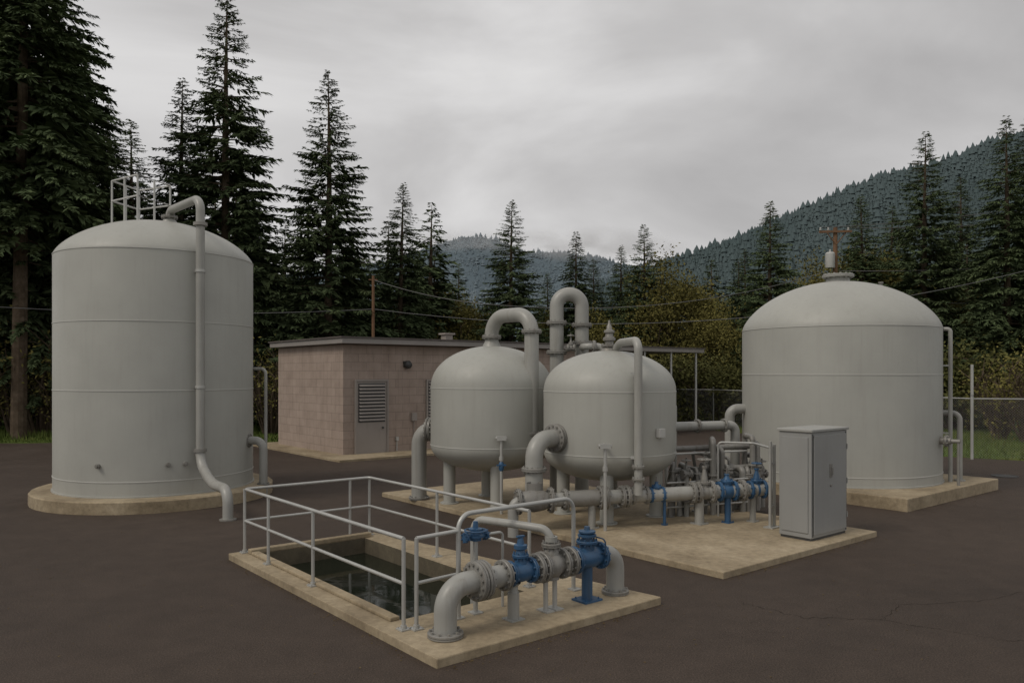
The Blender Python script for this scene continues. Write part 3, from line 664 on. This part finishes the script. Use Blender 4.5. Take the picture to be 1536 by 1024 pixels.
# ---------------------------------------------------------------- utility poles + wires
UPo=thing('utility_pole',(18.65,45,0),'weathered wooden utility pole with crossarm and pale transformer','utility pole')
m=MB(); m.tube([(18.65,45,-.1),(18.65,45,11.4)],[.17,.12],14); m.build('pole',M_RUSTY,UPo)
m=MB(); m.box((18.6,44.86,11.15),(1.8,.12,.12),-.12); m.cyl((18.65,44.9,10.4),(18.1,44.85,11.1),.03,8); m.cyl((18.65,44.9,10.4),(19.2,44.85,11.1),.03,8); m.build('crossarm',M_RUSTY,UPo)
for dx in(-.85,-.4,.75):
    m=MB(); m.lathe([(.03,0),(.07,.05),(.04,.1),(.07,.14),(0,.2)],(18.6+dx,44.9,11.21),UP,12); m.build('insulator',M_WHITE,UPo)
m=MB(); m.lathe([(0,-.45),(.24,-.45),(.26,-.4),(.26,.38),(.2,.45),(.05,.47),(.05,.6),(0,.62)],(18.27,44.8,9.5),UP,22); m.build('transformer',M_WHITE,UPo)
PO=thing('utility_pole',(-7.12,40,0),'slim rusty pole behind the pump house carrying wires','utility pole')
m=MB(); m.tube([(-7.12,40,-.1),(-7.12,40,8)],[.10,.07],12); m.build('pole',M_RUSTY,PO)
m=MB(); m.cyl((-7.35,40,7.8),(-6.9,40,7.8),.03,8); m.build('crossarm',M_RUSTY,PO)
def wire(a_,b_,sag,label='thin grey overhead wire strung between the poles'):
    a_=V(a_);b_=V(b_); pts=[a_.lerp(b_,t/24)-UP*sag*4*(t/24)*(1-t/24) for t in range(25)]
    m=MB(); m.tube(pts,.018,6); o=m.build('overhead_wire',M_WIRE,loc=a_); o['label']=label; o['category']='wire'; o['group']='overhead wires'
wire((-7.12,40,7.8),(-1,38.5,6.4),.2)
wire((-7.12,40,6.3),(34,40,10.5),2.4)
wire((-7.12,40,6.3),(-24,34,6.0),.3)
wire((17.8,44.9,11.4),(48,47,17),1.0)
wire((19.3,44.9,11.4),(48,45,15.5),1.2)
wire((18.8,44.9,8.9),(46,41,11.2),.8)
wire((18.8,44.9,7.2),(46,40,7.6),.5)
wire((-1,38.5,6.4),(18.2,44.8,8.9),.9)

# ---------------------------------------------------------------- chain link fence
FN=thing('chain_link_fence',(16,27.5,0),'galvanised chain link fence with steel posts along the yard edge','fence')
fl=[V((30,24.0,0)),V((16.1,27.3,0)),V((13.9,34,0)),V((11,42.6,0)),V((3,47,0))]
for p,q in zip(fl,fl[1:]):
    n=max(1,round((q-p).length/3)); d_=(q-p)
    for k in range(n+1):
        s_=p+d_*k/n; m=MB(); h=3.25 if (s_-V((16.1,27.3,0))).length<.1 and k==0 else 2.2
        m.cyl(s_-UP*.1,s_+UP*h,.035 if h<3 else .05,10); m.cyl(s_+UP*h,s_+UP*(h+.06),.05,10); m.build('post',M_GALV,FN)
    m=MB(); m.tube([p+UP*2.12,q+UP*2.12],.022,8); m.build('top_rail',M_GALV,FN)
    m=MB(); m.add([p+UP*.05,q+UP*.05,q+UP*2.1,p+UP*2.1],[(0,1,2,3)]); o=m.build('wire_mesh',M_CHAIN,FN,smooth=False)
    uv=o.data.uv_layers.new(name='UVMap'); ln=d_.length
    for i,c_ in enumerate(((0,0),(ln,0),(ln,2.05),(0,2.05))): uv.data[i].uv=c_
m=MB(); m.lathe([(.34,0),(.34,.008),(.3,.012),(0,.012)],(14.4,22.8,.0),UP,32); m.ring((14.4,22.8,.012),UP,.34,.012,32,6); o=m.build('manhole_cover',M_DARK,loc=(14.4,22.8,0)); o['label']='round dark iron manhole cover flush in the asphalt'; o['category']='manhole cover'

# ---------------------------------------------------------------- trees
def conifer_data(seed,H,Rm,cb,nlev,nb,tw,droop=.35,ws=1.0,lm=1.0,kb=14):
    rng=np.random.default_rng(seed)
    tl=cb+(0.985-cb)*np.linspace(0,1,nlev)**.93
    t=np.repeat(tl,nb)+rng.normal(0,.008,nlev*nb); f=np.clip((t-cb)/(1-cb),0,1)
    az=rng.uniform(0,2*np.pi,len(t)); lob=1+.09*np.sin(az*3+t*23+seed)+.10*np.sin(t*47+az)
    Lb=Rm*((1-f)**.80)*np.clip(.65+f*2.6,0,1)*rng.uniform(.70,1.15,len(t))*lob+.12
    sl=-.10+.5*f; z0=t*H
    K=(kb+tw*Lb/Rm).astype(int); idx=np.repeat(np.arange(len(t)),K); n=len(idx)
    s=rng.uniform(0.08,1,n)**.6; Li=Lb[idx]; a=az[idx]
    zo=Li*(sl[idx]*s-droop*s*s+.13*s**4)
    px=np.cos(a)*Li*s; py=np.sin(a)*Li*s; pz=z0[idx]+zo
    side=rng.choice([-1,1],n)*rng.uniform(.1,1.2,n); ta=a+side
    lt=(.19*Li*(1-s)+.19)*rng.uniform(.45,1.3,n)*np.clip(Li/(Rm*.5),.5,1)*lm
    dz=-rng.uniform(-.1,.95,n)
    P=np.stack([px,py,pz],1); D=np.stack([np.cos(ta),np.sin(ta),dz],1); T=P+D*lt[:,None]
    w=lt*rng.uniform(.22,.44,n)*ws; th=rng.uniform(-.9,.9,n)
    pe=np.stack([-np.sin(ta)*np.cos(th),np.cos(ta)*np.cos(th),np.sin(th)],1)*w[:,None]*.5
    Mi=P+(T-P)*.42; Q=np.stack([P,Mi-pe,T,Mi+pe],1)
    verts=Q.reshape(-1,3); faces=np.arange(n*4).reshape(-1,4)
    lim=MB(); lim.tube([V((0,0,-.3)),V((0,0,H*.3)),V((.05,0,H*.7)),V((0,0,H*.99))],[H*.0125,H*.0105,H*.006,.01],10)
    for i in range(0,len(t),3):
        A=V((0,0,z0[i])); ca,sa=math.cos(az[i]),math.sin(az[i]); l_=Lb[i]
        p1=V((ca*l_*.5,sa*l_*.5,z0[i]+l_*(sl[i]*.5-droop*.25))); p2=V((ca*l_*.92,sa*l_*.92,z0[i]+l_*(sl[i]*.92-droop*.85+.09)))
        lim.tube([A,p1,p2],[.02+.01*l_,.012+.005*l_,.004],3,False)
    if cb>.3:
        r2=random.Random(seed)
        for k in range(16):
            z=H*r2.uniform(.1,cb); aa=r2.uniform(0,6.28); l_=r2.uniform(.5,1.6); lim.tube([V((0,0,z)),V((math.cos(aa)*l_,math.sin(aa)*l_,z-.2*l_))],[.03,.006],4,False)
    me=bpy.data.meshes.new('crown'); me.from_pydata(verts.tolist(),[],faces.tolist()); me.materials.append(M_FIR)
    tr=bpy.data.meshes.new('trunk'); tr.from_pydata([tuple(x) for x in lim.v],[],lim.f); tr.materials.append(M_BARK)
    return me,tr,H,Rm
CON=[conifer_data(1,20,3.9,.06,62,11,100,kb=20),conifer_data(2,20,3.6,.07,64,10,100,.42,kb=20),conifer_data(3,20,4.1,.06,58,11,100,.3,kb=20),conifer_data(4,20,3.7,.08,60,11,100,.48,kb=20)]
LOW=[conifer_data(5,20,4.0,.05,40,9,26,.4,1.6,1.8,7),conifer_data(6,20,3.7,.06,42,8,28,.35,1.6,1.8,7)]
BARE=conifer_data(9,26,4.4,.34,50,11,150,.45,1.1,1.05,20)
BIG=conifer_data(12,24,5.0,.12,58,12,160,.45,1.1,1.05,20)
def put_tree(var,x,y,H,w=1.0,label='dark green conifer standing at the edge of the yard',rot=None):
    me,tr,H0,_=var; s=H/H0
    e=thing('conifer_tree',(x,y,-.02),label,'tree','conifers around the yard')
    e.scale=(s*w,s*w,s); e.rotation_euler=(rad(random.uniform(-1.2,1.2)),rad(random.uniform(-1.2,1.2)),random.uniform(0,6.28) if rot is None else rot)
    for n_,d_ in(('crown',me),('trunk',tr)):
        o=bpy.data.objects.new(n_,d_); o.parent=e; COL.objects.link(o)
def at(u,D): return (u-768)/1170*D
specs=[(197,178,50,0),(265,112,44,1),(338,-12,42,0),(492,104,42,2),(597,272,45,1),(650,366,52,3),(688,393,57,0),(766,298,49,2),(822,408,58,1),(862,345,51,3),(890,386,55,0),(930,366,52,1),(967,336,50,2),(1155,300,47,0),(1118,372,56,3),(1298,290,52,1),(1333,308,58,3),(1385,194,45,2),(1440,262,60,0),(1512,174,42,1),(1560,150,46,2)]
for u,yt,D,k in specs:
    H=3+(560-yt)*D/1170; lab='tall dark green conifer with pointed top beyond the yard' if H>15 else 'dark green conifer standing at the edge of the yard'
    put_tree(CON[k],at(u,D),D,H,1.1 if H>15 else 1.2,lab)
put_tree(BARE,at(28,36),36,28,1,'very tall conifer with bare lower trunk and heavy crown')
put_tree(BIG,at(85,40),40,26.5,1.0,'massive dark conifer with drooping boughs')
put_tree(BIG,at(-60,39),39,28,1.0,'massive dark conifer with drooping boughs')
put_tree(BARE,at(-10,43),43,31,1,'very tall conifer with bare lower trunk and heavy crown')
put_tree(BIG,at(150,50),50,20.5,.9,'massive dark conifer with drooping boughs')
rg=random.Random(21)
u=-120
while u<1760:
    D=rg.uniform(56,72)
    if u<420: yt=rg.uniform(230,350)
    elif u<640: yt=rg.uniform(330,430)
    elif u<1060: yt=rg.uniform(425,475)
    elif u<1280: yt=rg.uniform(380,450)
    else: yt=rg.uniform(300,400)
    put_tree(LOW[rg.randrange(2)],at(u,D),D,3+(560-yt)*D/1170,1.35); u+=rg.uniform(28,42)
u=-100
while u<640:
    D=rg.uniform(50,55)
    put_tree(LOW[rg.randrange(2)],at(u,D),D,3+(560-rg.uniform(300,440))*D/1170,1.4); u+=rg.uniform(42,60)

def leafy(seed,H,Rw,nc,nl,mat,stems,ls=.16):
    rng=np.random.default_rng(seed); r2=random.Random(seed); m=MB(); cs=[]
    for k in range(stems):
        a=r2.uniform(0,6.28); sp=r2.uniform(.1,.8)*Rw; top=V((math.cos(a)*sp,math.sin(a)*sp,H*r2.uniform(.6,.95)))
        b0=V((math.cos(a)*.12*Rw,math.sin(a)*.12*Rw,-.1)); md=b0.lerp(top,.5)+V((r2.uniform(-.2,.2),r2.uniform(-.2,.2),0))
        m.tube([b0,md,top],[.012*H+.02,.008*H+.01,.008],6,False)
        for j in range(5):
            t=r2.uniform(.3,.95); p=b0.lerp(top,t); q=p+V((r2.uniform(-1,1)*Rw*.5,r2.uniform(-1,1)*Rw*.5,r2.uniform(.05,.3)*H)); m.tube([p,q],[.006*H+.006,.004],4,False); cs.append(q)
    for k in range(nc):
        z=r2.uniform(.08,.95); rr=Rw*math.sqrt(max(.05,1-(2*z-.85)**2*.9))*r2.uniform(.35,1); a=r2.uniform(0,6.28); cs.append(V((math.cos(a)*rr,math.sin(a)*rr,z*H)))
    cs=np.array([tuple(c) for c in cs]); n=nl; ci=rng.integers(0,len(cs),n)
    P=cs[ci]+rng.normal(0,1,(n,3))*np.array([.13*Rw+.1,.13*Rw+.1,.05*H+.06]); P[:,2]=np.clip(P[:,2],.02,None)
    d1=rng.normal(0,1,(n,3)); d1/=np.linalg.norm(d1,axis=1)[:,None]; d2=np.cross(d1,rng.normal(0,1,(n,3))); d2/=np.linalg.norm(d2,axis=1)[:,None]
    l=(rng.uniform(.5,1.2,n)*ls)[:,None]; Q=np.stack([P-d1*l,P-d2*l*.5,P+d1*l,P+d2*l*.5],1)
    me=bpy.data.meshes.new('crown'); me.from_pydata(Q.reshape(-1,3).tolist(),[],np.arange(n*4).reshape(-1,4).tolist()); me.materials.append(mat)
    tr=bpy.data.meshes.new('trunk'); tr.from_pydata([tuple(x) for x in m.v],[],m.f); tr.materials.append(M_BARK); return me,tr,H
DE=[leafy(31,8,3,44,14000,M_DEC,5,.10),leafy(32,8,2.6,38,12000,M_DEC,4,.10)]
BU=[leafy(33,3.5,2.4,30,6500,M_BUSH,9,.10),leafy(34,3.5,2.1,26,6000,M_BUSH,9,.10)]
BR=[leafy(35,3.8,2.0,12,1100,M_DEC,26,.09)]
def put_leafy(var,x,y,H,name,label,cat,grp,w=1):
    me,tr,H0=var; s=H/H0; e=thing(name,(x,y,-.02),label,cat,grp); e.scale=(s*w,s*w,s); e.rotation_euler=(0,0,rg.uniform(0,6.28))
    for n_,d_ in(('crown',me),('trunk' if cat=='tree' else 'stems',tr)):
        o=bpy.data.objects.new(n_,d_); o.parent=e; COL.objects.link(o)
for u,yt,D in((1000,408,49),(1035,430,50),(975,440,51),(1065,462,48),(700,462,50),(655,432,54),(735,470,52),(830,472,52),(900,478,50),(1290,385,56),(1245,408,55),(1330,395,54),(1200,432,52),(1420,446,46),(620,475,50)):
    put_leafy(DE[rg.randrange(2)],at(u,D),D,3+(560-yt)*D/1170,'broadleaf_tree','yellow-green autumn broadleaf tree among the conifers','tree','autumn broadleaf trees',.95)
u=-60
while u<1640:
    D=rg.uniform(44,48) if u<1350 else rg.uniform(41,46)
    put_leafy(BU[rg.randrange(2)],at(u,D),D,rg.uniform(2.4,4.4),'bush','dense olive green bush in the undergrowth','bush','undergrowth bushes',1.25); u+=rg.uniform(38,56)
for u,D,H in((-25,38.5,5),(25,38,4.6),(60,38,5.2),(90,38,4),(405,38.5,4),(1500,36,3.4),(1545,34,3.8)):
    put_leafy(BR[0],at(u,D),D,H,'shrub','tangled brown shrub with sparse yellow leaves','shrub','bare tangled shrubs',1)

# ---------------------------------------------------------------- hills
def interp(x,xs,ys): return float(np.interp(x,xs,ys))
def hill(name,D,us,ys,mat,depth,base,seed,amp,nx=120,ny=26):
    from mathutils import noise as mn
    xs=[(u_-768)/1170*D for u_ in us]; zs=[3+(560-y_)*D/1170 for y_ in ys]
    m=MB(); vs=[]
    def hz(x,v):
        r_=interp(x,xs,zs); k=(1-abs(v))**1.15 if v<0 else (1-v)**1.2
        return base+(r_-base)*k+amp*mn.fractal(V((x*.012+seed,v*1.6,seed)),.9,2.1,5)*(1-abs(v)*.2)*(.35 if abs(v)<.04 else 1)
    for j in range(ny+1):
        v_=-1+2*j/ny
        for i in range(nx+1):
            x=xs[0]+(xs[-1]-xs[0])*i/nx; vs.append(V((x,D+v_*depth,hz(x,v_))))
    W=nx+1; fs=[(j*W+i,j*W+i+1,(j+1)*W+i+1,(j+1)*W+i) for j in range(ny) for i in range(nx)]
    m.add(vs,fs); o=m.build(name,mat,kind='structure'); return hz,xs
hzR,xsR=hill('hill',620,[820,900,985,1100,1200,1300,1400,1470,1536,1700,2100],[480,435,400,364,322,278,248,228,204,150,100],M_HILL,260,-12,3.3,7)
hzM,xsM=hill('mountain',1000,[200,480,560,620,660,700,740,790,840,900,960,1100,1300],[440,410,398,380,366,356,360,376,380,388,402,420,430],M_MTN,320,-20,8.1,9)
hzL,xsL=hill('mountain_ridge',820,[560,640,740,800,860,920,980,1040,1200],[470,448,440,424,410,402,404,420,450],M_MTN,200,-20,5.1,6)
def far_forest(name,hz,xs,D,depth,n,hmin,hmax,mat,label,x0=None,x1=None,seed=1):
    rng=np.random.default_rng(seed); x=rng.uniform(x0 if x0 is not None else xs[0],x1 if x1 is not None else xs[-1],n)
    v=-rng.uniform(0,.8,n)**1.3; v[:n//9]=rng.uniform(-.03,.03,n//9)
    z=np.array([hz(a_,b_) for a_,b_ in zip(x,v)]); y=D+v*depth; h=rng.uniform(hmin,hmax,n)*rng.choice([.6,.8,1,1.6],n,p=[.35,.35,.22,.08])
    tv=[];tf=[];o=0
    for (zb,zt2,r_) in((.02,.6,.30),(.4,1.0,.19)):
        for k in range(5):
            a=2*math.pi*k/5+zb*9; tv.append((math.cos(a)*r_*(1+.25*(k%2)),math.sin(a)*r_*(1+.25*((k+1)%2)),zb-.03*(k%2)))
        tv.append((0,0,zt2))
        for k in range(5): tf.append((o+k,o+(k+1)%5,o+5))
        o+=6
    tv=np.array(tv); tf=np.array(tf); rot=rng.uniform(0,6.28,n); wd=rng.uniform(.8,1.6,n)
    c,s=np.cos(rot)*wd,np.sin(rot)*wd
    VX=(tv[None,:,0]*c[:,None]-tv[None,:,1]*s[:,None])*h[:,None]+x[:,None]
    VY=(tv[None,:,0]*s[:,None]+tv[None,:,1]*c[:,None])*h[:,None]+y[:,None]
    VZ=tv[None,:,2]*h[:,None]+z[:,None]-.4
    VV=np.stack([VX,VY,VZ],2).reshape(-1,3); F=(tf[None]+np.arange(n)[:,None,None]*len(tv)).reshape(-1,3)
    me=bpy.data.meshes.new(name); me.from_pydata(VV.tolist(),[],F.tolist()); me.materials.append(mat)
    me.polygons.foreach_set('use_smooth',[True]*len(me.polygons))
    ob=bpy.data.objects.new(name,me); COL.objects.link(ob); ob['kind']='stuff'; ob['label']=label; ob['category']='forest'
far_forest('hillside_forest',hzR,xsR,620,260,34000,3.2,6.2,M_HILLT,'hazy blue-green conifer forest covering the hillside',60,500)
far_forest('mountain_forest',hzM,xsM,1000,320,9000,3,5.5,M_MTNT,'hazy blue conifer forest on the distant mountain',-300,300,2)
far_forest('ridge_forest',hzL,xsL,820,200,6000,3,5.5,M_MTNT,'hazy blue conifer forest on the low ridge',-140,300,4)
# low cloud hanging on the far mountain: a real soft volume
def cloud(cx,cy,cz,sx,sy,sz,dens,off):
    m=bpy.data.materials.new('low_cloud'); m.use_nodes=True; nt=m.node_tree; nt.nodes.clear()
    out=N(nt,'ShaderNodeOutputMaterial'); vs=N(nt,'ShaderNodeVolumePrincipled'); vs.inputs['Color'].default_value=(.96,.96,.97,1)
    t=N(nt,'ShaderNodeTexCoord'); ln=N(nt,'ShaderNodeVectorMath',operation='LENGTH'); nt.links.new(t.outputs['Object'],ln.inputs[0])
    mr=N(nt,'ShaderNodeMapRange'); mr.inputs['From Min'].default_value=1; mr.inputs['From Max'].default_value=.25; nt.links.new(ln.outputs['Value'],mr.inputs['Value'])
    mp=N(nt,'ShaderNodeMapping'); mp.inputs['Location'].default_value=(off,off,0); mp.inputs['Scale'].default_value=(2.2,1,1); nt.links.new(t.outputs['Object'],mp.inputs['Vector'])
    nz_=noise(nt,mp.outputs[0],1.6,4,.6); rr_=N(nt,'ShaderNodeMapRange'); rr_.inputs['From Min'].default_value=.38; rr_.inputs['From Max'].default_value=.65; nt.links.new(nz_,rr_.inputs['Value'])
    mu=N(nt,'ShaderNodeMath',operation='MULTIPLY'); nt.links.new(mr.outputs[0],mu.inputs[0]); nt.links.new(rr_.outputs[0],mu.inputs[1])
    m2=N(nt,'ShaderNodeMath',operation='MULTIPLY'); m2.inputs[1].default_value=dens; nt.links.new(mu.outputs[0],m2.inputs[0]); nt.links.new(m2.outputs[0],vs.inputs['Density'])
    nt.links.new(vs.outputs[0],out.inputs['Volume'])
    mb=MB(); mb.lathe([(math.sin(math.pi*i/12) if 0<i<12 else 0,-math.cos(math.pi*i/12)) for i in range(13)],(0,0,0),UP,20)
    o=mb.build('low_cloud',m); o.location=(cx,cy,cz); o.scale=(sx,sy,sz); o['kind']='structure'
cloud(80,880,148,130,60,20,.022,1.3)
cloud(-55,930,160,70,50,13,.014,5.1)

# ---------------------------------------------------------------- world & light
w=bpy.data.worlds.new('World'); scene.world=w; w.use_nodes=True; nt=w.node_tree; nt.nodes.clear()
out=N(nt,'ShaderNodeOutputWorld'); tc_=N(nt,'ShaderNodeTexCoord')
sky=N(nt,'ShaderNodeTexSky',sky_type='NISHITA'); sky.sun_disc=False; sky.sun_elevation=rad(48); sky.sun_rotation=rad(235)
bg1=N(nt,'ShaderNodeBackground'); bg1.inputs['Strength'].default_value=.004; nt.links.new(sky.outputs[0],bg1.inputs['Color'])
mp=N(nt,'ShaderNodeMapping'); mp.inputs['Scale'].default_value=(1,1,2.6); mp.inputs['Location'].default_value=(.4,.3,.1); nt.links.new(tc_.outputs['Generated'],mp.inputs['Vector'])
n1=noise(nt,mp.outputs[0],1.7,6,.5,.5)
cl=ramp(nt,n1,[(.28,(.335,.326,.322)),(.46,(.44,.43,.425)),(.58,(.55,.54,.535)),(.75,(.69,.68,.67))])
bg2=N(nt,'ShaderNodeBackground'); bg2.inputs['Strength'].default_value=1.2; nt.links.new(cl,bg2.inputs['Color'])
ads=N(nt,'ShaderNodeAddShader'); nt.links.new(bg1.outputs[0],ads.inputs[0]); nt.links.new(bg2.outputs[0],ads.inputs[1]); nt.links.new(ads.outputs[0],out.inputs['Surface'])
sl=bpy.data.lights.new('sun','SUN'); sl.energy=1.3; sl.angle=rad(20); sl.color=(1,.92,.81)
so=bpy.data.objects.new('sun',sl); COL.objects.link(so)
az,el=rad(235),rad(48)
sd=V((math.sin(az)*math.cos(el),math.cos(az)*math.cos(el),math.sin(el)))
so.rotation_euler=sd.to_track_quat('Z','Y').to_euler(); so.location=(0,0,30)

# ---------------------------------------------------------------- camera
cam=bpy.data.cameras.new('camera'); cam.sensor_width=36; cam.lens=36*1170/1536; cam.shift_y=48/1536; cam.clip_start=.1; cam.clip_end=6000
co=bpy.data.objects.new('camera',cam); COL.objects.link(co); co.location=(0,0,3.0); co.rotation_euler=(rad(90),0,0)
scene.camera=co
scene.view_settings.view_transform='Standard'; scene.view_settings.look='None'; scene.view_settings.exposure=0
